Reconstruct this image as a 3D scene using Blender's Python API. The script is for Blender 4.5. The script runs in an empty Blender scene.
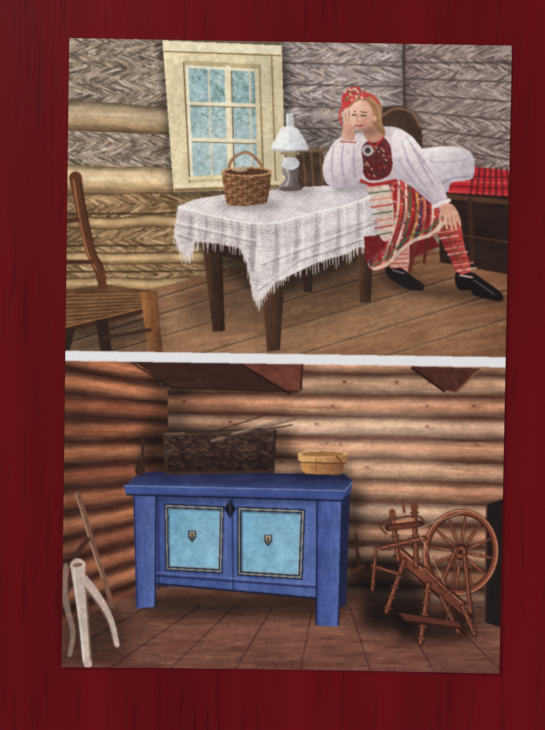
import bpy, math
import numpy as np
from mathutils import Matrix
rng=np.random.default_rng(7)
# ------------------------------------------------------------------ ink canvas (printed artwork, in card space)
S=2; W,H=545*S,730*S
C=np.full((H,W,3),200.,np.float32); L=np.zeros((H,W),np.int16)
NAMES=['card_paper']
CLIP=None; CUR=0
def lab(n):
    global CUR
    if n not in NAMES: NAMES.append(n)
    CUR=NAMES.index(n)
def setclip(pts=None):
    global CLIP
    if pts is None: CLIP=None; return
    m=np.zeros((H,W),np.float32); mm,x0,y0=pmask(pts); m[y0:y0+mm.shape[0],x0:x0+mm.shape[1]]=mm; CLIP=m
def blur(m,r):
    r=int(max(1,round(r)))
    for _ in range(3):
        for ax in (0,1):
            p=[(0,0),(0,0)]; p[ax]=(r+1,r)
            c=np.cumsum(np.pad(m,p,mode='edge').astype(np.float64),axis=ax)
            m=(c[2*r+1:]-c[:-2*r-1])/(2*r+1) if ax==0 else (c[:,2*r+1:]-c[:,:-2*r-1])/(2*r+1)
    return m.astype(np.float32)
def smooth(pts,closed=True,n=6):
    P=np.array(pts,float); k=len(P); out=[]
    rngk=range(k) if closed else range(k-1)
    for i in rngk:
        if closed: a,b,c,d=P[(i-1)%k],P[i],P[(i+1)%k],P[(i+2)%k]
        else: a,b,c,d=P[max(i-1,0)],P[i],P[i+1],P[min(i+2,k-1)]
        for j in range(n):
            t=j/n
            out.append(.5*((2*b)+(c-a)*t+(2*a-5*b+4*c-d)*t*t+(3*b-a-3*c+d)*t**3))
    if not closed: out.append(P[-1])
    return np.array(out)
def pmask(pts,pad=0):
    P=np.array(pts,float)*S
    x0=max(0,int(P[:,0].min())-pad-1); x1=min(W,int(P[:,0].max())+pad+2)
    y0=max(0,int(P[:,1].min())-pad-1); y1=min(H,int(P[:,1].max())+pad+2)
    if x1<=x0 or y1<=y0: return np.zeros((1,1),np.float32),0,0
    xs=np.arange(x0,x1)+.5; ys=np.arange(y0,y1)+.5
    X,Y=np.meshgrid(xs,ys); ins=np.zeros(X.shape,bool)
    Q=np.roll(P,-1,axis=0)
    for (ax,ay),(bx,by) in zip(P,Q):
        if ay==by: continue
        c=((ay>Y)!=(by>Y))&(X<(bx-ax)*(Y-ay)/(by-ay)+ax)
        ins^=c
    return ins.astype(np.float32),x0,y0
def vn(x,y,sx,sy,seed,ang=0):
    a=math.radians(ang); u=(x*math.cos(a)+y*math.sin(a))/sx+500; v=(-x*math.sin(a)+y*math.cos(a))/sy+500
    t=np.random.default_rng(seed).random((256,256)).astype(np.float32)
    i=np.floor(u).astype(int); j=np.floor(v).astype(int); fu=u-i; fv=v-j
    fu=fu*fu*(3-2*fu); fv=fv*fv*(3-2*fv)
    g=lambda p,q:t[q%256,p%256]
    return ((g(i,j)*(1-fu)+g(i+1,j)*fu)*(1-fv)+(g(i,j+1)*(1-fu)+g(i+1,j+1)*fu)*fv)*2-1
def comp(m,x0,y0,col,alpha=1,label=True,mult=None):
    h,w=m.shape
    if CLIP is not None: m=m*CLIP[y0:y0+h,x0:x0+w]
    a=(m*alpha)[...,None]; reg=C[y0:y0+h,x0:x0+w]
    if mult is not None: reg[:]=reg*(1-a)+reg*np.array(mult,np.float32)*a
    else:
        reg[:]=reg*(1-a)+np.asarray(col,np.float32)*a
        if label:
            l=L[y0:y0+h,x0:x0+w]; l[(m*alpha)>.5]=CUR
def fill(pts,col,sm=False,noise=0,ns=(4,4),ang=0,seed=1,grad=None,feather=0,alpha=1,label=True,mult=None):
    if sm: pts=smooth(pts)
    f=int(feather*S); m,x0,y0=pmask(pts,f*3)
    if f>0: m=blur(m,f)
    h,w=m.shape
    if mult is not None: comp(m,x0,y0,None,alpha,False,mult); return
    c=np.broadcast_to(np.array(col,np.float32),(h,w,3)).copy()
    X,Y=np.meshgrid((np.arange(x0,x0+w)+.5)/S,(np.arange(y0,y0+h)+.5)/S)
    if grad:
        c2,(gx,gy),(hx,hy)=grad; d2=(hx-gx)**2+(hy-gy)**2
        t=np.clip(((X-gx)*(hx-gx)+(Y-gy)*(hy-gy))/d2,0,1)[...,None]
        c=c*(1-t)+np.array(c2,np.float32)*t
    if noise:
        n=vn(X,Y,ns[0],ns[1],seed,ang)*.65+vn(X,Y,ns[0]/2.3,ns[1]/2.3,seed+9,ang)*.35
        c=c+(n*noise)[...,None]*np.array([1,.95,.88])
    comp(m,x0,y0,np.clip(c,0,255),alpha,label)
def shade(pts,f,feather=4,alpha=1,sm=False):
    if not hasattr(f,'__len__'): f=(f,f,f)
    fill(pts,None,sm=sm,feather=feather,alpha=alpha,mult=f)
def stroke(pts,w,col,sm=False,alpha=1,label=True,soft=.6):
    P=smooth(pts,False) if sm else np.array(pts,float)
    n=len(P); ws=np.interp(np.linspace(0,1,n),np.linspace(0,1,len(w)),w) if hasattr(w,'__len__') else np.full(n,float(w))
    ws=ws/2; mw=ws.max()+1
    x0=max(0,int((P[:,0].min()-mw)*S)); x1=min(W,int((P[:,0].max()+mw)*S)+2)
    y0=max(0,int((P[:,1].min()-mw)*S)); y1=min(H,int((P[:,1].max()+mw)*S)+2)
    if x1<=x0 or y1<=y0: return
    X,Y=np.meshgrid((np.arange(x0,x1)+.5)/S,(np.arange(y0,y1)+.5)/S)
    m=np.zeros(X.shape,np.float32)
    for i in range(n-1):
        a,b=P[i],P[i+1]; d=b-a; dd=max(d@d,1e-6)
        t=np.clip(((X-a[0])*d[0]+(Y-a[1])*d[1])/dd,0,1)
        r=np.hypot(X-a[0]-t*d[0],Y-a[1]-t*d[1]); ww=ws[i]*(1-t)+ws[i+1]*t
        m=np.maximum(m,np.clip((ww-r)/soft+.5,0,1))
    comp(m,x0,y0,col,alpha,label)
def ell(cx,cy,rx,ry,ang=0,n=36,a0=0,a1=360):
    t=np.radians(np.linspace(a0,a1,n,endpoint=(a1-a0)!=360)); a=math.radians(ang)
    x=rx*np.cos(t); y=ry*np.sin(t)
    return np.stack([cx+x*math.cos(a)-y*math.sin(a),cy+x*math.sin(a)+y*math.cos(a)],1)
def log(xa,xb,ta,tb,ba,bb,prof,seed,amp=14,ns=(26,2.2),warp=1.5):
    x0,x1=int(xa*S),int(xb*S); y0=int((min(ta,tb)-4)*S); y1=int((max(ba,bb)+4)*S)
    X,Y=np.meshgrid((np.arange(x0,x1)+.5)/S,(np.arange(y0,y1)+.5)/S)
    u=(X-xa)/(xb-xa); wv=vn(X,Y*0,38,9,seed+70)*warp
    tp=ta+(tb-ta)*u+wv; bt=ba+(bb-ba)*u+wv
    v=(Y-tp)/(bt-tp); m=((v>=0)&(v<=1)).astype(np.float32)
    pr=np.array(prof,float); k=np.linspace(0,1,len(pr))
    c=np.stack([np.interp(v,k,pr[:,i]) for i in range(3)],-1)
    sl=math.degrees(math.atan2((tb-ta+bb-ba)/2,xb-xa))
    n=vn(X,Y,ns[0],ns[1],seed,sl)*.6+vn(X,Y,ns[0]/3,ns[1]/1.6,seed+3,sl)*.4
    blot=vn(X,Y,14,7,seed+5)*.5
    c=c*(1+.16*blot[...,None])+(n*amp)[...,None]*np.array([1,.9,.8])
    comp(m,x0,y0,np.clip(c,0,255))
def rows(poly,lines,cols,wid=1.6,dens=1.,slant=1.0,ln=11,base=None,bn=18):
    setclip(poly)
    if base is not None: fill(poly,base,noise=bn,ns=(9,5),seed=12)
    for r,(p,q,h) in enumerate(lines):
        n=int(abs(q[0]-p[0])*dens*1.25)
        dirn=slant if r%2==0 else -slant
        for i in range(n):
            t=rng.random(); x=p[0]+(q[0]-p[0])*t; y=p[1]+(q[1]-p[1])*t+rng.random()*h
            c=np.array(cols[rng.integers(len(cols))])+rng.normal(0,11)
            l=ln*(.5+rng.random()*.8); dy=dirn*l*.42+rng.normal(0,1.6)
            stroke([(x-l/2,y-dy/2),(x+l/2,y+dy/2)],wid*(.5+rng.random()*.7),c,alpha=.8,label=False)
    setclip()
TOP=[(70,38),(512,45),(505.3,357),(65.5,351)]
BOT=[(65.4,361),(505.1,367),(498,673),(62,667)]
big=lambda p:[(p[0][0]-6,p[0][1]-6 if p is TOP else p[0][1]),(p[1][0]+6,p[1][1]-6 if p is TOP else p[1][1]),(p[2][0]+6,p[2][1]+(0 if p is TOP else 6)),(p[3][0]-6,p[3][1]+(0 if p is TOP else 6))]
TOPM=big(TOP); BOTM=big(BOT)
fill([(0,0),(545,0),(545,730),(0,730)],(236,234,236))
# ================================================================== UPPER PICTURE
lab('printed_log_wall')
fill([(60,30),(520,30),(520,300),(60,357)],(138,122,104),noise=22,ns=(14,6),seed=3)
gr=[(180,164,152),(152,138,126),(216,204,190),(108,94,82),(76,64,54),(170,150,130),(130,114,102)]
rows([(60,30),(172,30),(176,110),(60,104)],[((60,30+13*i),(172,31+13*i),12) for i in range(6)],gr,dens=2.6,base=(136,124,112),ln=11)
log(60,176,101,106,131,135,[(92,76,58),(176,158,130),(208,188,156),(186,164,130),(146,122,90),(78,60,44)],21,22)
rows([(60,131),(176,135),(176,170),(60,166)],[((60,130),(176,134),12),((60,144),(176,148),12),((60,156),(176,160),10)],gr,dens=2.6,base=(130,118,106),ln=11)
log(60,178,164,169,196,197,[(110,92,70),(210,188,150),(234,214,178),(206,182,142),(156,128,92),(78,58,42)],22,22)
tan=[(186,158,118),(152,124,86),(206,178,138),(112,88,60),(82,60,40),(140,112,78)]
rows([(60,196),(340,190),(340,300),(60,320)],[((60,196+12*i),(340,194+11*i),11) for i in range(10)],tan,dens=2.0,base=(138,112,80),ln=14)
for y,s in ((222,31),(258,33),(284,34)):
    log(60,300,y-5,y-9,y+8,y+3,[(76,56,38),(180,152,110),(204,176,134),(158,130,92),(84,64,42)],s,26,ns=(16,2))
for y in (214,246,272): stroke([(60,y),(180,y-1),(300,y-6)],[2.5,1.5,2.5],(54,38,26),sm=True,alpha=.8,label=False)
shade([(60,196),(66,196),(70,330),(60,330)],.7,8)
g2=[(192,180,180),(162,152,152),(222,214,214),(118,106,104),(82,74,72),(176,162,152),(142,132,132)]
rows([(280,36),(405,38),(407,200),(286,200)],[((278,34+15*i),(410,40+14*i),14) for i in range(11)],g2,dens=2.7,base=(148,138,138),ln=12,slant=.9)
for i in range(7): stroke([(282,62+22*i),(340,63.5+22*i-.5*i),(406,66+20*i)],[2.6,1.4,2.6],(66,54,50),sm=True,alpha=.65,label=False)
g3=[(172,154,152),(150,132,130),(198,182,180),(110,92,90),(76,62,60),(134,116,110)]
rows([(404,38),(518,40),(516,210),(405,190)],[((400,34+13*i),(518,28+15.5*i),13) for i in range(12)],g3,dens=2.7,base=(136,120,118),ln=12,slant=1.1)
for i in range(8): stroke([(404,62+16*i),(512,62+19.5*i)],2.2,(58,44,42),alpha=.65,label=False)
stroke([(404,44),(406,190)],3,(54,42,38),alpha=.85,label=False)
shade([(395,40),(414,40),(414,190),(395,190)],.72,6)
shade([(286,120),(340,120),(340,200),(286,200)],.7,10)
# floor
lab('printed_wooden_floor')
fl=[(60,330),(150,290),(230,268),(330,252),(400,246),(520,262),(520,362),(60,362)]
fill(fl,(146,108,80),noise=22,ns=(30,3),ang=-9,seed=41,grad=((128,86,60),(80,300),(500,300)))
fs_=(((60,345),(330,262)),((90,357),(420,262)),((190,357),(470,272)),((290,357),(505,290)),((380,357),(507,318)),((60,328),(240,272)),((450,357),(507,338)))
for k,(a,b) in enumerate(fs_[:-1]):
    a2,b2=fs_[(k+1)%len(fs_)]
    if k%2==0 and k<4: fill([a,b,b2,a2],(182,146,112),alpha=.22,label=False)
    stroke([a,b],1.3,(68,44,32),alpha=.85,label=False); stroke([(a[0]+3,a[1]+1.5),(b[0]+3,b[1]+1.5)],1,(190,156,122),alpha=.45,label=False)
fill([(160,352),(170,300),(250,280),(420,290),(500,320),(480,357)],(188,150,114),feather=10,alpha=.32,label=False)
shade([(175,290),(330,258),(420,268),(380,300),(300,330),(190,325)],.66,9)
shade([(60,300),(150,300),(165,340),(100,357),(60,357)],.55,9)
for _ in range(70):
    x=90+rng.random()*400; yy=300+rng.random()*52; l=8+rng.random()*22; stroke([(x,yy),(x+l,yy-l*.3)],1,[(98,66,46),(190,154,118)][rng.integers(2)],alpha=.35,label=False)
# window
lab('printed_window')
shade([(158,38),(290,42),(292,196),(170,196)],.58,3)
fill([(163,40),(282,45),(286,188),(174,192)],(232,222,186),noise=12,ns=(3,24),seed=51)
fill([(163,40),(282,45),(282,54),(164,50)],(244,236,208),noise=8,ns=(20,2),seed=52)
stroke([(165,51),(281,55)],1.4,(130,110,72)); 
fill([(185,60),(262,64),(264,178),(191,182)],(194,180,140))
fill([(188,67),(256,71),(258,172),(193,176)],(156,190,198),noise=30,ns=(5,6),seed=54)
setclip([(188,67),(256,71),(258,172),(193,176)])
for i in range(460):
    x=186+rng.random()*74; y=66+rng.random()*112
    c=[(110,146,138),(206,228,230),(140,176,194),(82,118,102),(184,210,222)][rng.integers(5)]
    stroke([(x,y),(x+rng.normal(0,3),y+rng.normal(0,3))],1.6,c,alpha=.6,label=False)
fill([(190,120),(258,118),(258,176),(190,178)],(216,230,238),feather=10,alpha=.45,label=False)
setclip()
stroke([(228,68),(231,176)],6,(242,234,206)); stroke([(231.6,68),(234.6,176)],1.2,(112,94,64))
stroke([(209,68),(212,176)],1.6,(228,220,194)); stroke([(250,70),(252,174)],1.6,(228,220,194))
for y in (103,139):
    stroke([(190,y),(257,y+2)],3.6,(242,234,208)); stroke([(190,y+2.4),(257,y+4.4)],1,(118,100,72))
stroke([(187,66),(192,178)],3,(246,240,218)); stroke([(184,62),(190,182)],1.5,(118,98,64))
stroke([(187,66),(257,70)],2.6,(246,240,218)); stroke([(257,70),(260,174)],4,(238,228,194))
stroke([(261,64),(264,176)],1.6,(118,98,64)); stroke([(264,62),(268,184)],7,(240,230,196)); stroke([(272,56),(276,186)],1.4,(146,124,84))
stroke([(191,178),(262,175)],4,(234,222,182)); stroke([(176,190),(284,186)],3.2,(140,116,78)); stroke([(175,186),(284,182)],3,(244,232,200))
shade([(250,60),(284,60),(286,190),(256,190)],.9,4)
# wooden armchair behind lady
lab('printed_armchair')
fill([(380,112),(392,106),(408,108),(420,122),(422,150),(410,160),(384,150)],(50,30,22),sm=True,noise=9)
stroke([(383,115),(396,108),(412,112),(420,126)],2.2,(126,84,58),sm=True)
fill([(296,150),(322,150),(330,186),(298,190)],(66,48,38),noise=16,ns=(4,6)); 
for x in (303,311,320): stroke([(x,148),(x+3,186)],2,(118,90,64),alpha=.7)
stroke([(298,150),(326,150)],3,(118,92,68))
# bed
lab('printed_bed')
fill([(436,186),(510,190),(508,274),(440,262)],(38,24,20),noise=10,ns=(20,3))
stroke([(446,196),(509,202)],5,(80,50,36)); stroke([(470,200),(472,262)],4,(58,36,28)); stroke([(446,232),(508,242)],2,(70,46,32))
fill([(440,172),(470,166),(511,170),(509,196),(444,192)],(186,36,44),noise=16,ns=(10,2))
for i in range(4): stroke([(448,176+5*i),(510,177+5.6*i)],1.3,[(60,16,26),(214,92,86)][i%2],alpha=.75)
for i in range(7): stroke([(474+i*5.5,168),(470+i*6.5,196)],2.0,(46,16,22),alpha=.7)
fill([(412,154),(424,148),(450,146),(468,150),(474,160),(472,178),(452,182),(446,192),(424,186)],(236,234,240),sm=True,grad=((180,174,192),(440,150),(450,190)))
stroke([(420,158),(444,162),(470,158)],1.5,(180,174,190),sm=True,alpha=.7); stroke([(438,186),(452,178),(470,176)],2,(140,132,150),sm=True,alpha=.6)
# chair left
lab('printed_rush_seat_chair')
fill([(64,291),(104,284),(158,292),(146,312),(100,322),(62,330)],(102,70,46),noise=24,ns=(12,2),ang=-6)
for i in range(16): stroke([(64,293+i*2.0),(152-i*.6,292+i*1.5)],.9,[(62,38,24),(170,130,88)][i%2],alpha=.6)
stroke([(62,331),(100,322),(148,310)],5,(58,34,22)); stroke([(62,328),(100,319),(148,307)],1.2,(162,110,68))
stroke([(76,178),(82,212),(90,250),(99,268),(103,286)],[13,10,9,11,8],(90,50,30),sm=True)
stroke([(74,180),(79,212),(87,250),(97,270)],[2,2,2,1],(178,118,76),sm=True,alpha=.8)
stroke([(81,184),(87,214),(95,250),(103,270)],[2,2,2,1],(48,26,18),sm=True,alpha=.8)
stroke([(62,222),(78,220)],5,(80,44,28)); stroke([(62,262),(92,262)],4,(70,40,26))
fill([(140,292),(157,291),(163,353),(149,353)],(160,108,62),noise=18,ns=(2,12),grad=((92,56,34),(142,320),(162,320)))
fill([(96,320),(108,318),(112,352),(101,352)],(42,26,20)); fill([(62,330),(76,328),(70,352),(60,352)],(38,24,18))
stroke([(105,338),(150,330)],4,(62,38,26))
# table legs
lab('printed_dining_table')
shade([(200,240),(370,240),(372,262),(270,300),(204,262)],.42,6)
def leg(a,b,c,d,base):
    fill([a,b,c,d],base,noise=10,ns=(2,14),grad=(tuple(v*.5 for v in base),(a[0],a[1]),(b[0],a[1])))
leg((300,255),(314,255),(312,292),(304,292),(52,34,26))
leg((202,240),(222,240),(225,331),(213,332),(84,54,40))
leg((357,240),(373,240),(371,302),(360,303),(86,56,42))
leg((262,280),(285,276),(280,350),(267,352),(92,60,44))
fill([(205,240),(262,252),(262,266),(206,252)],(44,28,22))
# lace tablecloth
lab('printed_lace_tablecloth')
drop=[(178,207),(268,222),(383,190),(388,216),(386,238),(376,247),(358,247),(346,254),(318,262),(292,270),(276,282),(262,300),(253,300),(251,280),(247,262),(240,248),(214,243),(194,241),(188,256),(180,252),(174,232)]
fill(drop,(216,213,217),noise=14,ns=(3,9),seed=61)
fill([(262,220),(384,190),(388,216),(386,238),(358,247),(318,262),(276,282),(258,300)],(230,228,234),noise=12,ns=(3,12),seed=62)
setclip(drop)
for j in range(34):
    for i in range(76):
        x=174+i*3.0+(j%2)*1.5; yb=206+j*2.9; yy=yb+ (16*(x-174)/94 if x<268 else 16-32*(x-268)/118)
        if j<1 or yy>304: continue
        big_=(j%6 in (3,4)); 
        stroke([(x,yy),(x+.1,yy+.5)],1.55 if big_ else 1.15,(112,98,98),alpha=.58 if big_ else .36)
setclip()
for x,y0,y1,d in ((190,212,240,3),(206,214,242,2),(222,216,244,2),(238,219,246,3),(252,222,268,5),(276,222,278,4),(296,216,266,3),(316,210,260,4),(338,204,252,3),(358,198,245,3),(376,193,242,2)):
    stroke([(x,y0),(x+1,(y0+y1)/2),(x-1,y1)],[1,d+1,d+3],(138,130,138),sm=True,alpha=.42)
    stroke([(x+6,y0),(x+7,(y0+y1)/2),(x+6,y1)],[1,d,d+2],(252,250,254),sm=True,alpha=.5)
setclip(drop)
for (a,b) in (((176,232),(250,256)),((258,288),(300,258)),((300,258),(386,230)),((177,222),(256,240)),((262,262),(387,216))):
    stroke([a,b],1.4,(250,250,252),alpha=.6); stroke([(a[0],a[1]+3),(b[0],b[1]+3)],1.4,(128,120,124),alpha=.5)
setclip()
def fringe(P,n,l):
    P=smooth(P,False,10)
    for i in range(n):
        k=i/(n-1)*(len(P)-1); p=P[int(k)]
        stroke([(p[0],p[1]-2),(p[0]+rng.normal(0,.9),p[1]+l*(.7+rng.random()*.5))],[1.4,.7],(222,218,222),alpha=.9)
fringe([(175,232),(183,250),(190,252),(196,239),(216,241),(240,246),(248,261),(253,286),(258,297)],52,11)
fringe([(258,297),(275,278),(292,267),(318,259),(346,251),(360,244),(376,244),(387,235)],60,12)
top_=[(178,206),(196,199),(226,194),(300,187),(352,184),(376,183),(384,190),(350,203),(312,212),(268,223),(220,216)]
fill(top_,(246,243,246),noise=8,ns=(10,3),seed=66,grad=((222,218,228),(200,200),(370,190)))
setclip(top_)
for i in range(46):
    stroke([(150+i*6,226),(210+i*6,180)],.55,(176,170,180),alpha=.5); stroke([(150+i*6,190),(240+i*6,226)],.55,(176,170,180),alpha=.5)
setclip()
stroke([(179,207),(220,217),(268,223.5),(312,213),(350,204),(384,191)],1.8,(252,250,252),sm=True)
shade(ell(250,205,34,5),.72,3); shade(ell(296,190,22,4),.72,3); shade([(330,182),(374,182),(372,190),(336,192)],.78,2)
# lamp (stands behind the basket)
lab('printed_oil_lamp')
fill([(284,160),(298,160),(300,172),(296,178),(302,186),(300,190),(280,190),(279,186),(286,178),(282,172)],(148,142,144),sm=True,grad=((70,60,60),(282,175),(302,175)))
stroke([(287,168),(289,178),(286,186)],1.6,(206,204,210),sm=True,alpha=.8)
fill(ell(290.5,163,9,6.5),(206,212,220),noise=8); stroke([(283,165),(286,158)],2,(242,246,250))
stroke([(282,153),(299,153)],2.6,(150,138,112)); fill([(286,150),(296,150),(295,157),(287,157)],(150,138,108))
fill(ell(290,188.5,11,2.6),(96,82,76))
fill([(286.5,113),(293.5,113),(294.5,128),(286.5,128)],(214,222,230),alpha=.85); stroke([(287.5,114),(287.5,128)],1,(248,250,252))
fill([(283,127),(296,127),(303,136),(308.5,147),(305,150),(275,150),(271.5,147),(277,136)],(244,248,252),sm=True,grad=((194,202,214),(280,135),(310,148)))
stroke([(272,148.5),(290,150.5),(308,148.5)],1.6,(180,186,198),sm=True); fill(ell(284,137,4,4),(252,254,255),feather=1.5,alpha=.9,label=False)
# basket
lab('printed_wicker_basket')
stroke([(228,176),(232,160),(246,152),(258,160),(266,174)],2.6,(110,70,42),sm=True)
stroke([(228,176),(232,160),(246,152),(258,160),(266,174)],1,(196,150,104),sm=True)
bk=[(222,172),(272,170),(270,190),(267,203),(246,206),(227,205),(224,190)]
fill(bk,(144,96,62),noise=14,grad=((90,56,36),(225,190),(272,190)))
setclip(bk)
for r in range(8):
    for i in range(17):
        x=221+i*3.2; y=175+r*4.1+(i%2)*1.8; dk=1-.02*i
        stroke([(x,y),(x+2.6,y+.4)],1.9,np.array([(204,158,114),(172,124,84),(120,80,52)][(i+r)%3])*dk)
    stroke([(220,176.8+r*4.1),(274,175.6+r*4.1)],.7,(66,40,28),alpha=.65)
for i in range(9): stroke([(226+i*5.4,172),(228.5+i*4.8,206)],.9,(70,44,30),alpha=.6)
setclip()
fill(ell(247,171.5,25.5,5),(170,120,80)); fill(ell(247,171.5,22,3.4),(80,52,38)); 
for i in range(24): 
    t=i/24*6.283; stroke([(247+25*math.cos(t),171.5+4.6*math.sin(t)),(247+23*math.cos(t+.15),171.5+3.6*math.sin(t+.15))],1.2,(214,170,126),alpha=.8)
fill(ell(240,169,8,2.4),(196,176,150),alpha=.8)
# lady
lab('printed_seated_woman')
shade([(376,270),(430,284),(500,292),(506,304),(460,300),(400,294)],.55,4)
fill([(364,236),(430,232),(440,246),(400,262),(366,262)],(112,26,30),noise=12); stroke([(416,240),(410,270)],4,(104,42,32)); stroke([(428,236),(424,262)],3,(86,34,26))
fill([(388,240),(408,238),(408,268),(402,274),(392,272),(390,256)],(216,172,160),sm=True,noise=24,ns=(3,2))
for i in range(6): stroke([(390,246+i*4.4),(407,245+i*4.4)],1.2,(180,48,46),alpha=.8)
fill([(384,264),(392,268),(402,268),(412,276),(423,284),(422,290),(408,289),(394,281),(388,276)],(22,16,20),sm=True); stroke([(393,270),(404,273)],1.2,(150,140,150))
fill([(428,212),(452,208),(460,222),(464,244),(470,266),(468,276),(458,276),(450,258),(440,238)],(192,74,66),sm=True,noise=20,ns=(3,3),grad=((140,44,46),(462,235),(440,240)))
for i in range(10):
    a=(430+i*3.0,222+i*5.4); stroke([a,(a[0]+19,a[1]-3)],1.5,[(234,202,190),(116,22,30),(226,150,130)][i%3],alpha=.8)
for i in range(8):
    stroke([(438+i*3.1,220+i*6.6),(442+i*3.1,224+i*6.6),(447+i*3,219+i*6.6)],1,(54,64,54),alpha=.7)
fill([(456,272),(462,274),(472,272),(484,280),(498,290),(503,297),(500,301),(488,299),(474,295),(470,290),(460,290),(455,282)],(18,12,16),sm=True)
stroke([(460,275),(472,277)],1.6,(206,180,176)); stroke([(474,280),(494,294)],1.2,(110,100,112),alpha=.8)
# skirt
sk=[(366,178),(392,172),(418,180),(444,198),(454,210),(446,224),(432,236),(414,242),(400,254),(388,266),(374,270),(368,262),(384,246),(388,220),(380,196)]
fill(sk,(168,58,54),sm=True,noise=14)
setclip(smooth(sk))
pal=[(210,74,64),(240,226,212),(62,98,74),(170,34,44),(234,182,100),(44,50,86),(220,126,112),(150,26,36),(236,214,206)]
for i in range(28):
    a=(372+i*3.4,174+i*.6); b=(346+i*4.6,270-i*.9)
    mid=((a[0]+b[0])/2+6,(a[1]+b[1])/2-4)
    stroke([a,mid,b],2.3,pal[i%9],sm=True,alpha=.9)
for i in range(420):
    x=366+rng.random()*88; y=176+rng.random()*94
    stroke([(x,y),(x+1.4,y+1.2)],1.3,pal[rng.integers(9)],alpha=.85)
for k in range(5): stroke([(386+k*13,182+k*3),(392+k*12,215),(372+k*14,264-k*8)],[1,4,6],(40,10,18),sm=True,alpha=.36)
stroke([(374,269),(388,263),(400,251),(414,240),(432,233),(452,214)],3.6,(228,210,192),sm=True,alpha=.85); stroke([(373,265),(386,258),(398,246),(412,235),(430,228),(448,210)],1.4,(60,110,74),sm=True)
setclip()
ap=[(366,180),(384,176),(392,196),(394,222),(388,240),(380,236),(376,210)]
fill(ap,(216,196,186),sm=True,noise=22,ns=(3,3)); 
for i in range(8): stroke([(368+i*1.2,186+i*7),(392,183+i*7)],1.6,[(176,32,38),(54,88,62),(210,118,96)][i%3],alpha=.8)
# torso blouse
fill([(352,140),(364,130),(384,126),(402,129),(418,144),(414,166),(400,180),(370,184),(360,178),(350,160)],(236,230,236),sm=True,grad=((186,174,188),(360,140),(412,176)))
fill([(366,142),(382,136),(392,150),(390,174),(370,180),(362,168),(362,150)],(92,28,34),sm=True,noise=14,ns=(2,2))
for i in range(44):
    x=365+rng.random()*24; y=146+rng.random()*30; stroke([(x,y),(x+1,y+1)],1.3,[(204,80,68),(234,206,160),(44,66,54),(26,14,20)][rng.integers(4)],alpha=.85)
stroke([(367,136),(374,146),(384,136)],1.6,(196,36,40),sm=True); fill(ell(368,150,5.5,5.5),(190,190,194)); fill(ell(368,150,3,3),(54,44,50))
stroke([(358,178),(372,184),(396,180)],3,(166,34,38),sm=True)
sl=[(394,130),(408,133),(422,148),(434,168),(444,188),(448,204),(440,210),(430,202),(414,188),(398,176),(392,156)]
fill(sl,(246,242,246),sm=True,grad=((186,176,194),(425,150),(404,186)))
for p in (((402,140),(410,164),(428,190)),((412,146),(424,168),(438,192)),((398,158),(412,180),(432,200)),((406,136),(420,156),(440,184))): stroke(p,[1,2.4,1],(168,158,178),sm=True,alpha=.65)
stroke([(434,206),(449,200)],4,(234,226,228)); stroke([(436,209),(450,204)],1.6,(176,40,44))
# hand on knee
fill([(440,206),(450,203),(457,210),(459,219),(452,226),(446,222),(442,214)],(214,160,138),sm=True)
for i,(p,q,r) in enumerate((((446,214),(446,222),(447,228)),((449,213),(451,222),(452,230)),((453,212),(455,221),(456,229)),((456,212),(459,219),(460,225)))): stroke([p,q,r],[3,2.7,2],(228,178,156),sm=True); stroke([(p[0]+1.5,p[1]+3),(r[0]+1.5,r[1]-1)],.5,(130,80,68),alpha=.8)
stroke([(443,209),(440,215),(440,220)],[3,2.4,1.8],(218,164,144),sm=True)
# neck, head
fill([(364,124),(380,120),(384,134),(376,142),(366,138)],(198,144,120),sm=True)
fill([(364,92),(375,95),(382,106),(382,120),(386,134),(379,132),(370,118),(362,100)],(158,114,76),sm=True,noise=18,ns=(2,6))
face=[(350,104),(356,98),(366,98),(373,106),(374,117),(370,127),(362,131),(355,127),(351,116)]
fill(face,(242,198,176),sm=True,grad=((200,144,120),(354,112),(376,120)))
stroke([(349,106),(356,99),(366,98),(374,107),(377,122),(382,132)],[2.5,4,4.5,4,3,2],(150,106,68),sm=True)
stroke([(370,97),(378,106),(381,122)],1,(206,164,114),sm=True,alpha=.8)
stroke([(352,111.6),(356,110.8)],1.2,(96,60,44)); stroke([(361,111.2),(366.5,112)],1.2,(96,60,44))
stroke([(352.6,114.4),(356,114.4)],1.5,(38,30,34)); stroke([(361.6,115),(366,115.2)],1.5,(38,30,34))
stroke([(358.4,114),(357,120),(360,121)],1,(176,114,94),sm=True); stroke([(356,124.6),(359.6,125.6),(363.4,124.6)],1.7,(176,52,54),sm=True)
fill(ell(366,121,3,2.4),(226,140,126),feather=1,alpha=.6,label=False); fill(ell(375,118,1.8,3),(216,160,138))
shade([(356,129),(374,126),(378,134),(362,136)],.75,1.5)
fill([(342,102),(344,92),(352,86),(362,88),(368,96),(358,99),(350,104),(345,110)],(198,46,50),sm=True)
for i in range(34):
    x=344+rng.random()*20; y=88+rng.random()*12; stroke([(x,y),(x+.8,y+.6)],2,[(238,222,210),(228,102,92),(84,116,78),(234,196,130),(240,230,224)][rng.integers(5)],alpha=.9)
stroke([(364,92),(374,97),(380,104)],[3,3,2],(190,56,52),sm=True); stroke([(344,104),(340,114),(342,124)],[3,2,2],(206,62,56),sm=True)
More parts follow.
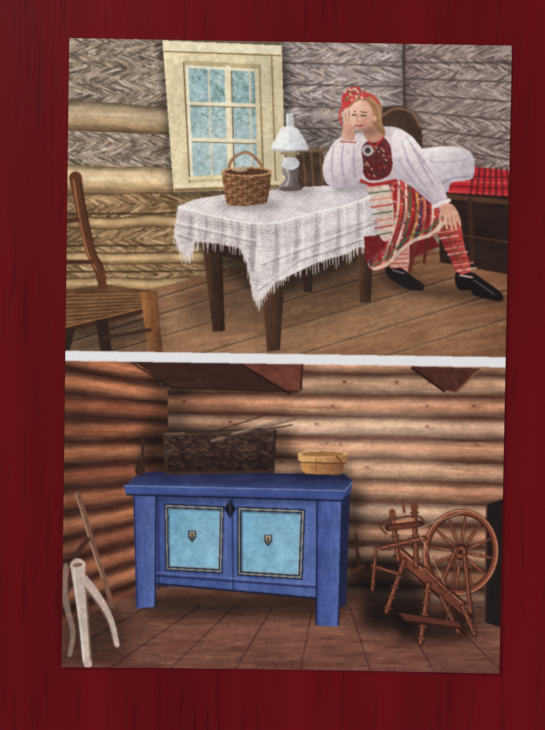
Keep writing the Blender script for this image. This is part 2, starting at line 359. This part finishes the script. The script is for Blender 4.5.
# raised forearm + sleeve, hand to cheek
fill([(328,152),(336,140),(348,136),(358,142),(363,160),(362,176),(354,187),(338,187),(326,182),(323,166)],(248,244,248),sm=True,grad=((190,180,196),(336,140),(350,188)))
for p in (((334,146),(332,164),(334,182)),((344,142),(342,162),(346,184)),((354,146),(354,164),(356,180))): stroke(p,[1,2.6,1.2],(168,158,180),sm=True,alpha=.65)
stroke([(341,138),(355,139)],3.6,(234,224,226),sm=True); stroke([(341,141),(356,142)],1.2,(178,40,46))
fill([(343,138),(343,128),(345,119),(351,119),(354,128),(354,139)],(230,180,158),sm=True,grad=((198,146,122),(343,130),(355,130)))
for p in (((345.5,122),(344,114),(346.5,108)),((348.4,121),(347.2,112),(350,107)),((351,122),(350.8,115),(353,110.5)),((353.2,124),(354.6,119),(356,116.5))): stroke(p,[2.8,2.5,1.9],(236,190,168),sm=True); 
stroke([(346.9,121),(345.8,112)],.5,(140,88,74)); stroke([(349.8,121),(349.2,112)],.5,(140,88,74)); stroke([(353,130),(357,126)],[2.8,2],(222,168,146))
setclip(TOPM); fill([(60,30),(520,30),(520,362),(60,362)],(206,200,200),alpha=.07,label=False)
fill([(330,40),(515,40),(515,150),(330,150)],(204,198,206),feather=30,alpha=.13,label=False); setclip()  # pale wash at upper right: glare on the card, painted into the ink
# ================================================================== LOWER PICTURE
setclip(BOTM)
lab('printed_log_room_wall')
fill([(55,358),(515,358),(515,620),(55,680)],(92,54,40))
for i in range(12):
    ya=352+i*20.4; yb=354+i*21.6; base=[(236,178,140),(244,194,156),(224,166,130),(248,204,172)][i%4]
    dim=1-.010*i
    b=tuple(v*dim for v in base); hi=tuple(min(255,v*1.08) for v in b)
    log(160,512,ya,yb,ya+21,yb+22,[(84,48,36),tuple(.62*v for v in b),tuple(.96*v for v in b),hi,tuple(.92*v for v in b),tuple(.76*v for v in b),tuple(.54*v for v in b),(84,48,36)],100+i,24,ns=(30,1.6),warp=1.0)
    for _ in range(4):
        x=180+rng.random()*300; yy=ya+8+rng.random()*6; fill(ell(x,yy,2.5,1.3),(118,70,52),alpha=.75,label=False); stroke([(x-7,yy+1.6),(x,yy+2.2),(x+8,yy+1.4)],.8,(130,80,58),sm=True,alpha=.5,label=False)
    for _ in range(7):
        x=175+rng.random()*290; l=18+rng.random()*40; yy=ya+(yb-ya)*(x-160)/352+4+rng.random()*13; stroke([(x,yy),(x+l,yy+l*.004*i)],.8,[(136,84,60),(252,216,184)][rng.integers(2)],alpha=.5,label=False)
for i in range(14):
    ya=344+i*24.5; yb=366+i*18.6
    b=[(188,120,84),(202,134,94),(170,104,74)][i%3]
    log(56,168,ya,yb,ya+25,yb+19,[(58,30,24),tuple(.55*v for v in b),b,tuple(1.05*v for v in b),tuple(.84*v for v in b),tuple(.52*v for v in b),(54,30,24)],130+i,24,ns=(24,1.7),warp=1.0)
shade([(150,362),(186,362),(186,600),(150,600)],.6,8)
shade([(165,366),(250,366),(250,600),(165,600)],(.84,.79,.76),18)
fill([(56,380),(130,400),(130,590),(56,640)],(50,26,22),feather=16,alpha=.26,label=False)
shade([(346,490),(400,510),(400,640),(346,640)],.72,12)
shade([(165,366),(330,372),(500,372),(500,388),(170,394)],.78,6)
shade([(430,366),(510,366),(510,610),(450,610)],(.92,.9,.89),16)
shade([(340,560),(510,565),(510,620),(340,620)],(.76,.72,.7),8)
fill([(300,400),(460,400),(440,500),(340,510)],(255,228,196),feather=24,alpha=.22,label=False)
lab('printed_ceiling_beam')
fill([(132,360),(262,362),(300,392),(172,388)],(58,34,28),noise=8,ns=(20,3))
fill([(238,362),(304,364),(301,390),(288,395),(268,382)],(112,64,48),noise=14,ns=(14,3),ang=38)
stroke([(240,364),(290,394)],2.5,(44,24,20)); stroke([(302,366),(301,390)],2,(52,30,24)); 
fill([(411,366),(480,368),(470,378),(456,392),(442,390)],(80,46,36),noise=12); stroke([(412,368),(444,391)],2.5,(38,22,20)); stroke([(478,370),(456,392)],2,(136,88,64))
stroke([(132,363),(172,388),(298,392)],2,(36,20,16),alpha=.8)
lab('printed_plank_floor')
fl=[(55,632),(110,604),(160,588),(330,592),(400,600),(515,612),(515,690),(55,690)]
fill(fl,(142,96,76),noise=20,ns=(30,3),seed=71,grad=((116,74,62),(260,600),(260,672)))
for p in (((62,655),(160,600)),((110,668),(200,606)),((170,669),(235,606)),((235,670),(272,608)),((300,671),(312,610)),((370,672),(350,608)),((435,673),(395,606)),((498,668),(440,610))): stroke(p,1.3,(64,38,32),alpha=.75,label=False)
for i in range(110):
    x=70+rng.random()*420; yy=612+rng.random()*58; stroke([(x,yy),(x+6+rng.random()*14,yy+rng.normal(0,.8))],1,[(184,134,106),(78,48,40)][i%2],alpha=.42,label=False)
shade([(130,592),(345,590),(342,618),(150,620)],.42,6); shade([(56,600),(140,590),(150,640),(60,668)],.72,8)
shade([(345,600),(500,600),(500,622),(430,636),(350,632)],.62,7)
lab('printed_dark_cabinet')
fill([(486,504),(504,498),(504,628),(484,622)],(28,22,24),noise=4); stroke([(486,504),(484,622)],1.5,(80,54,46))
shade([(138,430),(176,425),(290,430),(300,470),(140,478)],.55,5)
shade([(342,480),(362,490),(360,600),(342,610)],.5,5)
# chest
lab('printed_blue_chest')
fill([(338,492),(350,490),(346,606),(337,608)],(30,38,72))
body=[(133,490),(342,497),(338,600),(136,584)]
fill(body,(66,90,154),noise=13,ns=(5,14),grad=((90,116,180),(140,540),(335,540)))
for x in (158,232): stroke([(x,494),(x+1,590)],1.6,(32,44,86),alpha=.85)
stroke([(226,494),(226,592)],.8,(120,144,200),alpha=.6)
stroke([(155,576),(318,588)],1.6,(30,40,80)); stroke([(155,573),(318,585)],1.2,(116,140,196),alpha=.7); stroke([(155,584),(318,599)],2,(20,26,52))
fill([(133,487),(156,489),(155,607),(136,609)],(62,84,148),noise=13,ns=(2,12),grad=((94,120,182),(133,540),(156,540)))
stroke([(156,492),(155,607)],1.6,(24,32,66)); stroke([(134,492),(137,607)],1.2,(30,38,78))
fill([(317,495),(343,496),(338,627),(316,626)],(64,88,154),noise=13,ns=(2,12),grad=((90,116,182),(318,540),(342,540)))
stroke([(317,498),(316,625)],1.8,(26,34,70)); stroke([(342,498),(338,626)],1.6,(22,30,62))
for _ in range(60):
    x=138+rng.random()*200; yy=500+rng.random()*84; stroke([(x,yy),(x+rng.normal(0,.5),yy+6+rng.random()*10)],.8,[(40,56,112),(116,142,198)][rng.integers(2)],alpha=.3,label=False)
fill([(124,488),(136,476),(150,472),(344,474),(352,480),(351,492),(343,499),(230,496),(128,493)],(58,74,126),noise=13,ns=(24,2),grad=((34,42,80),(240,490),(240,474)))
fill([(124,486),(346,491),(343,500),(126,494)],(66,88,152),noise=9,ns=(20,2)); stroke([(125,486),(345,491),(352,482)],1,(134,156,206)); stroke([(127,495),(343,501)],1.8,(20,26,54))
shade([(158,496),(317,500),(317,505),(158,501)],.7,2)
def panel(q,seed):
    q=np.array(q,float); c=q.mean(0)
    ins=lambda d:c+(q-c)*(1-d/30.)
    fill(ins(-2.0),(22,30,60)); fill(ins(-.5),(176,174,156)); fill(ins(.7),(30,42,64)); fill(ins(2.3),(166,184,184))
    fill(ins(3.0),(118,180,212),noise=14,ns=(10,12),seed=seed,grad=((144,198,222),tuple(q[0]),tuple(q[2])))
    fill([ins(3.4)[0],ins(3.4)[1],ins(3.4)[2]],(184,220,236),feather=5,alpha=.14,label=False)
    stroke([ins(3.0)[0],ins(3.0)[1]],1,(60,96,120),alpha=.7); stroke([ins(3.0)[0],ins(3.0)[3]],1,(60,96,120),alpha=.7)
panel([(166,506),(222,508.5),(220.5,572),(167,569)],5); panel([(239,509),(303,511.5),(300.5,578),(239,574)],6)
def esc(x,y):
    fill([(x-4,y-5),(x+4,y-5),(x+4,y+2),(x,y+7),(x-4,y+2)],(50,60,70)); fill([(x-2.6,y-3.8),(x+2.6,y-3.8),(x+2.6,y),(x,y+4),(x-2.6,y)],(186,176,136)); stroke([(x,y-2),(x,y+2)],1.3,(22,22,30))
esc(192,536); esc(268,540)
fill([(230,500),(236,509),(230,519),(224,509)],(16,18,32)); stroke([(230,502),(230,517)],.8,(90,100,130))
# bark basket with sticks
lab('printed_wood_basket')
cr=[(164,434),(274,430),(276,452),(273,473),(168,475),(163,456)]
fill(cr,(54,38,33),noise=20,ns=(5,3))
setclip(cr)
for j in range(10):
    for i in range(30):
        x=162+i*4+(j%2)*2+rng.normal(0,.9); yy=433+j*4.4+rng.normal(0,.8)
        stroke([(x,yy),(x+3,yy+(1.2 if (i+j)%2 else -1.2))],2.0,np.array([(96,74,62),(36,26,24),(70,52,45),(116,92,76)][rng.integers(4)]),alpha=.6)
fill([(160,456),(280,456),(280,480),(160,480)],None,mult=(.72,.7,.7),feather=4)
setclip(BOTM)
stroke([(164,435),(274,431)],3.4,(82,62,50)); stroke([(164,434),(274,430)],1,(144,118,96)); stroke([(164,435),(167,474)],2.4,(68,50,42)); stroke([(275,431),(273,473)],2.6,(46,34,29))
stroke([(167,473.5),(273,472)],2.6,(68,50,40))
for a,b,w,c in (((212,441),(300,418),3.0,(134,112,96)),((226,437),(292,425),2.2,(74,58,50)),((186,433),(262,429),2.4,(60,44,38)),((232,434),(286,419),1.8,(156,136,118)),((200,436),(270,414),1.4,(60,44,38))):
    stroke([a,b],[w,w*.7],c)
fill(ell(140,470,5,6),(52,34,28)); stroke([(143,440),(142,474)],3,(58,38,32)); stroke([(148,452),(164,456)],3,(64,42,34))
# round box
lab('printed_bentwood_box')
shade([(292,460),(352,460),(350,480),(296,480)],.68,3)
fill([(300,458),(345,459),(343,471),(338,475),(306,474),(301,470)],(202,148,90),noise=16,ns=(12,2),grad=((120,78,48),(305,460),(346,460)))
fill([(298,453),(347,454),(347,461),(344,463),(301,462),(298,460)],(226,180,118),noise=10,ns=(12,2),grad=((158,108,66),(310,455),(347,455)))
fill(ell(322.5,454,24.5,3.6),(230,190,130)); fill(ell(322.5,454.2,21.5,2.5),(166,120,76)); stroke([(299,462.6),(345,463.6)],1.2,(88,56,34)); stroke([(316,458),(316,474)],1,(116,74,44),alpha=.7)
stroke([(336,456),(341,462)],1.6,(106,68,40))
# tools left
lab('printed_wooden_tools')
shade([(70,600),(120,610),(130,660),(80,668)],.74,5)
stroke([(78,494),(86,520),(94,548),(104,578),(112,606)],[5,6,5,5,5],(124,90,72),sm=True); stroke([(76,494),(84,520),(92,548),(102,578)],1.2,(192,156,130),sm=True)
stroke([(88,540),(76,556),(70,580),(66,604)],[5,5,4,3],(76,48,40),sm=True)
stroke([(66,565),(66,600),(73,632),(70,655)],[4,6,5,4],(156,132,120),sm=True)
stroke([(78,566),(80,590),(84,620),(88,664)],[15,11,8,8],(216,200,190),sm=True)
stroke([(84,580),(96,594),(110,618),(117,645)],[10,8,6,5],(206,188,178),sm=True)
stroke([(85,588),(96,602),(108,622),(114,645)],[2,2,1.6,1],(120,98,88),sm=True,alpha=.8)
stroke([(74,568),(76,592),(80,622),(84,662)],[2,2.4,2],(246,236,228),sm=True); stroke([(87,596),(91,660)],2,(116,94,84),alpha=.85)
fill(ell(78,565,8,4,-10),(228,212,198)); fill(ell(78,565,5,2.2,-10),(140,108,88))
# spinning wheel
lab('printed_spinning_wheel')
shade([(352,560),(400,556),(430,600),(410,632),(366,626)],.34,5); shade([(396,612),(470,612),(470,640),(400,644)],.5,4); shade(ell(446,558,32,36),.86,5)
stroke([(356,534),(357,552),(360,572)],[2,3,5],(50,30,24)); stroke([(352,572),(364,566)],3,(74,42,32)); stroke([(350,548),(372,544)],2.4,(60,36,28))
BR=(124,66,46); DK=(50,26,20); LT=(204,138,104)
def turned(a,b,w,c=BR,n=5):
    a=np.array(a,float); b=np.array(b,float)
    stroke([a,b],w,DK); stroke([a,b],w*.58,c); stroke([a+(-w*.16,0),b+(-w*.16,0)],w*.18,LT,alpha=.7)
    for i in range(n):
        p=a+(b-a)*((i+.6)/n); d=(b-a)/np.linalg.norm(b-a); q=np.array((-d[1],d[0]))
        stroke([p-q*w*.62,p+q*w*.62],w*.42,DK); stroke([p-q*w*.5,p+q*w*.5],w*.18,LT,alpha=.75)
cx,cy=460,552
for rx,ry,w,c in ((34.5,40,6.8,DK),(34.8,40.4,4.4,(134,74,52)),(36.4,42,1.2,(218,154,118)),(32.2,37.6,1.2,(66,34,26))):
    P=ell(cx,cy,rx,ry,8,61,0,360.001); stroke(P,w,c)
for i in range(12):
    t=i/12*6.283+.15
    a=(cx+6*math.cos(t),cy+7*math.sin(t)); m=(cx+19*math.cos(t),cy+22*math.sin(t)); b=(cx+32*math.cos(t),cy+37*math.sin(t))
    stroke([a,m,b],[2,3.8,2],DK); stroke([a,m,b],[1,2.2,1],(146,84,58)); stroke([((a[0]+m[0])/2,(a[1]+m[1])/2),m],1,LT,alpha=.6)
fill(ell(cx,cy,7,8),DK); fill(ell(cx,cy,5.2,6),(144,82,58)); fill(ell(cx,cy,2,2.3),(40,20,16))
fill([(392,556),(402,548),(470,606),(474,618),(462,620)],DK); fill([(394,557),(402,550),(468,608),(464,616)],(118,66,48),noise=12,ns=(10,2),ang=40)
stroke([(400,551),(468,608)],1.2,LT)
turned((404,560),(386,612),5.5); turned((428,584),(420,643),6); turned((462,606),(474,634),5.5,n=3); turned((440,596),(458,632),4.5,n=3)
turned((440,586),(456,548),4.6,n=4); turned((470,612),(464,556),4.6,n=4)
turned((398,560),(392,514),5); turned((416,566),(414,508),5.4)
turned((382,548),(424,538),5.5,n=4); stroke([(388,528),(420,524)],6.5,DK); stroke([(390,528),(418,524.6)],4.4,(106,60,46)); stroke([(396,522),(412,520)],3,LT)
stroke([(386,534),(380,526),(388,520),(416,516),(424,522)],2,(92,52,40),sm=True)
fill(ell(414,507,4,4.5),BR); fill(ell(392,513,3.4,4),BR); stroke([(404,512),(402,500)],[3,2],BR)
turned((424,568),(446,590),4.5,n=3)
stroke([(418,528),(462,512)],.8,(214,190,160),alpha=.8); stroke([(418,532),(444,584)],.8,(214,190,160),alpha=.7)
fill([(396,612),(462,622),(466,630),(404,622)],DK); fill([(399,613),(458,622),(460,627),(405,620)],(98,54,40)); stroke([(456,556),(446,622)],1.8,(98,58,44))
turned((372,566),(398,574),4,n=2); turned((376,548),(372,590),3.6,n=3)
setclip(BOTM)
fill([(58,358),(515,358),(515,680),(58,680)],(150,104,110),alpha=.06,label=False)
shade([(56,358),(80,358),(74,680),(56,680)],.84,10)
setclip()
# photographic grain and mottling of the two prints, then tone curve
YY,XX=np.meshgrid((np.arange(H)+.5)/S,(np.arange(W)+.5)/S,indexing='ij')
mot=1+.055*vn(XX,YY,1.3,1.3,901)+.05*vn(XX,YY,4,3,902)+.05*vn(XX,YY,22,18,903)
C*=mot[...,None]
mid=355.5+(XX-65)*.0139
tm=(YY<mid)[...,None]
top_t=(C-128)*1.06+123; top_t=top_t*np.array([1.01,.99,.965])
bot_t=(C-120)*1.04+116; bot_t=bot_t*np.array([1.0,.99,.99])
C=np.where(tm,top_t,bot_t).astype(np.float32); C=np.clip(C,4,250)
lab('card_paper')
fill([(55,350.9),(515,357.1),(515,367.1),(55,360.9)],(238,238,242))
for ch in range(3):
    C[...,ch]=C[...,ch]*.6+blur(C[...,ch],1)*.4
# ------------------------------------------------------------------ camera from card corner homography
CWd,CHt=0.105,0.150
cp=np.array([(-CWd/2,CHt/2),(CWd/2,CHt/2),(CWd/2,-CHt/2),(-CWd/2,-CHt/2)])
px=np.array([(70,38),(512,45),(498,673),(62,667)],float)
A=[]
for (X,Y),(u,v) in zip(cp,px):
    A.append([X,Y,1,0,0,0,-u*X,-u*Y,-u]); A.append([0,0,0,X,Y,1,-v*X,-v*Y,-v])
Hm=np.linalg.svd(np.array(A))[2][-1].reshape(3,3); Hm/=Hm[2,2]
f=1250.; K=np.array([[f,0,272.5],[0,f,365],[0,0,1]])
B=np.linalg.inv(K)@Hm; lam=(np.linalg.norm(B[:,0])+np.linalg.norm(B[:,1]))/2; B/=lam
if B[2,2]<0: B=-B
r1,r2,t=B[:,0],B[:,1],B[:,2]; R=np.stack([r1,r2,np.cross(r1,r2)],1)
U,_,Vt=np.linalg.svd(R); R=U@Vt
M=np.eye(4); M[:3,:3]=R; M[:3,3]=t; Mi=np.linalg.inv(M)@np.diag([1,-1,-1,1])
cam=bpy.data.cameras.new('camera'); co=bpy.data.objects.new('camera',cam); bpy.context.collection.objects.link(co)
Mb=Matrix(Mi.tolist()); Mb[2][3]+=0.0006; co.matrix_world=Mb; cam.lens=f*36/730; cam.sensor_width=36; cam.clip_start=.01
bpy.context.scene.camera=co
# ------------------------------------------------------------------ materials
def nt(name):
    m=bpy.data.materials.new(name); m.use_nodes=True; n=m.node_tree; return m,n,n.nodes['Principled BSDF']
ink,n,p=nt('printed_ink')
at=n.nodes.new('ShaderNodeAttribute'); at.attribute_name='ink'
tc=n.nodes.new('ShaderNodeTexCoord'); ns=n.nodes.new('ShaderNodeTexNoise'); ns.inputs['Scale'].default_value=2600; ns.inputs['Detail'].default_value=2
mr=n.nodes.new('ShaderNodeMapRange'); mr.inputs['To Min'].default_value=.9; mr.inputs['To Max'].default_value=1.1
mx=n.nodes.new('ShaderNodeVectorMath'); mx.operation='SCALE'
n.links.new(tc.outputs['Object'],ns.inputs['Vector']); n.links.new(ns.outputs['Fac'],mr.inputs['Value'])
n.links.new(at.outputs['Color'],mx.inputs[0]); n.links.new(mr.outputs['Result'],mx.inputs['Scale']); n.links.new(mx.outputs[0],p.inputs['Base Color'])
p.inputs['Roughness'].default_value=.5; p.inputs['Specular IOR Level'].default_value=.12
paper,n,p=nt('card_stock'); ns=n.nodes.new('ShaderNodeTexNoise'); ns.inputs['Scale'].default_value=900
cr_=n.nodes.new('ShaderNodeValToRGB'); cr_.color_ramp.elements[0].color=(.62,.6,.56,1); cr_.color_ramp.elements[1].color=(.8,.78,.75,1)
n.links.new(ns.outputs['Fac'],cr_.inputs[0]); n.links.new(cr_.outputs[0],p.inputs['Base Color']); p.inputs['Roughness'].default_value=.8
wood,n,p=nt('red_stained_wood')
tc=n.nodes.new('ShaderNodeTexCoord'); mp=n.nodes.new('ShaderNodeMapping'); mp.inputs['Scale'].default_value=(55,5,5); mp.inputs['Rotation'].default_value=(0,0,math.radians(1.5))
n1=n.nodes.new('ShaderNodeTexNoise'); n1.inputs['Scale'].default_value=1.; n1.inputs['Detail'].default_value=3; n1.inputs['Distortion'].default_value=.5
n.links.new(tc.outputs['Object'],mp.inputs[0]); n.links.new(mp.outputs[0],n1.inputs['Vector'])
mp2=n.nodes.new('ShaderNodeMapping'); mp2.inputs['Scale'].default_value=(700,40,28); n2=n.nodes.new('ShaderNodeTexNoise'); n2.inputs['Scale'].default_value=1; n2.inputs['Detail'].default_value=3
n.links.new(tc.outputs['Object'],mp2.inputs[0]); n.links.new(mp2.outputs[0],n2.inputs['Vector'])
ra=n.nodes.new('ShaderNodeValToRGB'); e=ra.color_ramp.elements
e[0].position=.3; e[0].color=(.098,.0005,.002,1); e[1].position=.72; e[1].color=(.155,.0014,.005,1); q=e.new(.5); q.color=(.124,.0008,.0032,1)
rb=n.nodes.new('ShaderNodeValToRGB'); rb.color_ramp.elements[0].position=.3; rb.color_ramp.elements[0].color=(.5,.42,.42,1); rb.color_ramp.elements[1].position=.42; rb.color_ramp.elements[1].color=(1,1,1,1)
mm=n.nodes.new('ShaderNodeMix'); mm.data_type='RGBA'; mm.blend_type='MULTIPLY'; mm.inputs[0].default_value=.7
n.links.new(n1.outputs['Fac'],ra.inputs[0]); n.links.new(n2.outputs['Fac'],rb.inputs[0]); n.links.new(ra.outputs[0],mm.inputs[6]); n.links.new(rb.outputs[0],mm.inputs[7]); n.links.new(mm.outputs[2],p.inputs['Base Color'])
bp=n.nodes.new('ShaderNodeBump'); bp.inputs['Strength'].default_value=.08; bp.inputs['Distance'].default_value=.001
n.links.new(n2.outputs['Fac'],bp.inputs['Height']); n.links.new(bp.outputs[0],p.inputs['Normal'])
p.inputs['Roughness'].default_value=.4; p.inputs['Specular IOR Level'].default_value=.09
# ------------------------------------------------------------------ card geometry
par=bpy.data.objects.new('postcard',None); bpy.context.collection.objects.link(par); par.empty_display_size=.02
def zof(X,Y): return 0.0009*np.clip(X/(CWd/2),-1,1)**2*np.clip(.6-.4*Y/(CHt/2),0,1)
TH=.00035
nx,ny=680,968
gx=np.linspace(-CWd/2,CWd/2,nx+1); gy=np.linspace(CHt/2,-CHt/2,ny+1)
def sample(X,Y,arr,near=False):
    w=Hm[2,0]*X+Hm[2,1]*Y+Hm[2,2]; u=(Hm[0,0]*X+Hm[0,1]*Y+Hm[0,2])/w*S-.5; v=(Hm[1,0]*X+Hm[1,1]*Y+Hm[1,2])/w*S-.5
    if near: return arr[np.clip(np.round(v).astype(int),0,H-1),np.clip(np.round(u).astype(int),0,W-1)]
    i=np.clip(np.floor(u).astype(int),0,W-2); j=np.clip(np.floor(v).astype(int),0,H-2); a=np.clip(u-i,0,1)[...,None]; b=np.clip(v-j,0,1)[...,None]
    return (arr[j,i]*(1-a)+arr[j,i+1]*a)*(1-b)+(arr[j+1,i]*(1-a)+arr[j+1,i+1]*a)*b
GX,GY=np.meshgrid(gx,gy); col=np.clip(sample(GX,GY,C)/255.,0,1)
lin=np.where(col<=.04045,col/12.92,((col+.055)/1.055)**2.4)
V=np.stack([GX,GY,zof(GX,GY)+TH+.00003],-1).reshape(-1,3).astype(np.float32)
rgba=np.concatenate([lin.reshape(-1,3),np.ones((V.shape[0],1))],1).astype(np.float32)
cxm,cym=np.meshgrid((gx[1:]+gx[:-1])/2,(gy[1:]+gy[:-1])/2); cl=sample(cxm,cym,L,True).ravel()
jj,ii=np.meshgrid(np.arange(ny),np.arange(nx),indexing='ij'); a=(jj*(nx+1)+ii).ravel()
Q=np.stack([a,a+nx+1,a+nx+2,a+1],1)
for k,name in enumerate(NAMES):
    q=Q[cl==k]
    if len(q)==0: continue
    uq,inv=np.unique(q.ravel(),return_inverse=True); inv=inv.ravel()
    me=bpy.data.meshes.new(name); me.vertices.add(len(uq)); me.vertices.foreach_set('co',V[uq].ravel())
    me.loops.add(len(inv)); me.loops.foreach_set('vertex_index',inv.astype(np.int32))
    me.polygons.add(len(q)); me.polygons.foreach_set('loop_start',np.arange(0,len(inv),4,dtype=np.int32))
    me.update(calc_edges=True); me.validate()
    ca=me.color_attributes.new('ink','FLOAT_COLOR','POINT'); ca.data.foreach_set('color',rgba[uq].ravel())
    me.materials.append(ink); ob=bpy.data.objects.new(name,me); bpy.context.collection.objects.link(ob); ob.parent=par
# card body
nb=24; bx=np.linspace(-CWd/2,CWd/2,nb+1); by=np.linspace(-CHt/2,CHt/2,nb+1); vs=[];fs=[]
for lay in (0,1):
    for y_ in by:
        for x_ in bx: vs.append((x_,y_,float(zof(x_,y_))+(TH if lay else 0)))
o=(nb+1)**2; g=lambda i,j,l:l*o+j*(nb+1)+i
for j in range(nb):
    for i in range(nb):
        fs.append((g(i,j,1),g(i+1,j,1),g(i+1,j+1,1),g(i,j+1,1))); fs.append((g(i,j+1,0),g(i+1,j+1,0),g(i+1,j,0),g(i,j,0)))
for i in range(nb):
    fs+= [(g(i,0,0),g(i+1,0,0),g(i+1,0,1),g(i,0,1)),(g(i+1,nb,0),g(i,nb,0),g(i,nb,1),g(i+1,nb,1)),(g(0,i+1,0),g(0,i,0),g(0,i,1),g(0,i+1,1)),(g(nb,i,0),g(nb,i+1,0),g(nb,i+1,1),g(nb,i,1))]
me=bpy.data.meshes.new('card_body'); me.from_pydata(vs,[],fs); me.materials.append(paper); ob=bpy.data.objects.new('card_body',me); bpy.context.collection.objects.link(ob); ob.parent=par
# table top
import bmesh
bm=bmesh.new(); bmesh.ops.create_cube(bm,size=1); bmesh.ops.scale(bm,vec=(.8,.9,.03),verts=bm.verts); bmesh.ops.translate(bm,vec=(0,0,-.015),verts=bm.verts)
bmesh.ops.bevel(bm,geom=bm.edges[:],offset=.004,segments=3,affect='EDGES')
me=bpy.data.meshes.new('wooden_tabletop'); bm.to_mesh(me); me.materials.append(wood); ob=bpy.data.objects.new('wooden_tabletop',me); bpy.context.collection.objects.link(ob)
# ------------------------------------------------------------------ light
w=bpy.data.worlds.new('world'); bpy.context.scene.world=w; w.use_nodes=True; w.node_tree.nodes['Background'].inputs[0].default_value=(1,.985,.97,1); w.node_tree.nodes['Background'].inputs[1].default_value=.60
ld=bpy.data.lights.new('upper_left_light','AREA'); ld.energy=4.0; ld.size=.35; ld.color=(1,.97,.93); lo=bpy.data.objects.new('upper_left_light',ld); bpy.context.collection.objects.link(lo)  # soft area light from the upper left, aimed at the card
lo.location=(-.5,.5,.72); from mathutils import Vector
lo.rotation_euler=(-Vector(lo.location)).to_track_quat('-Z','Y').to_euler()
bpy.context.scene.view_settings.view_transform='Standard'
print('labels',NAMES,'faces',len(Q))
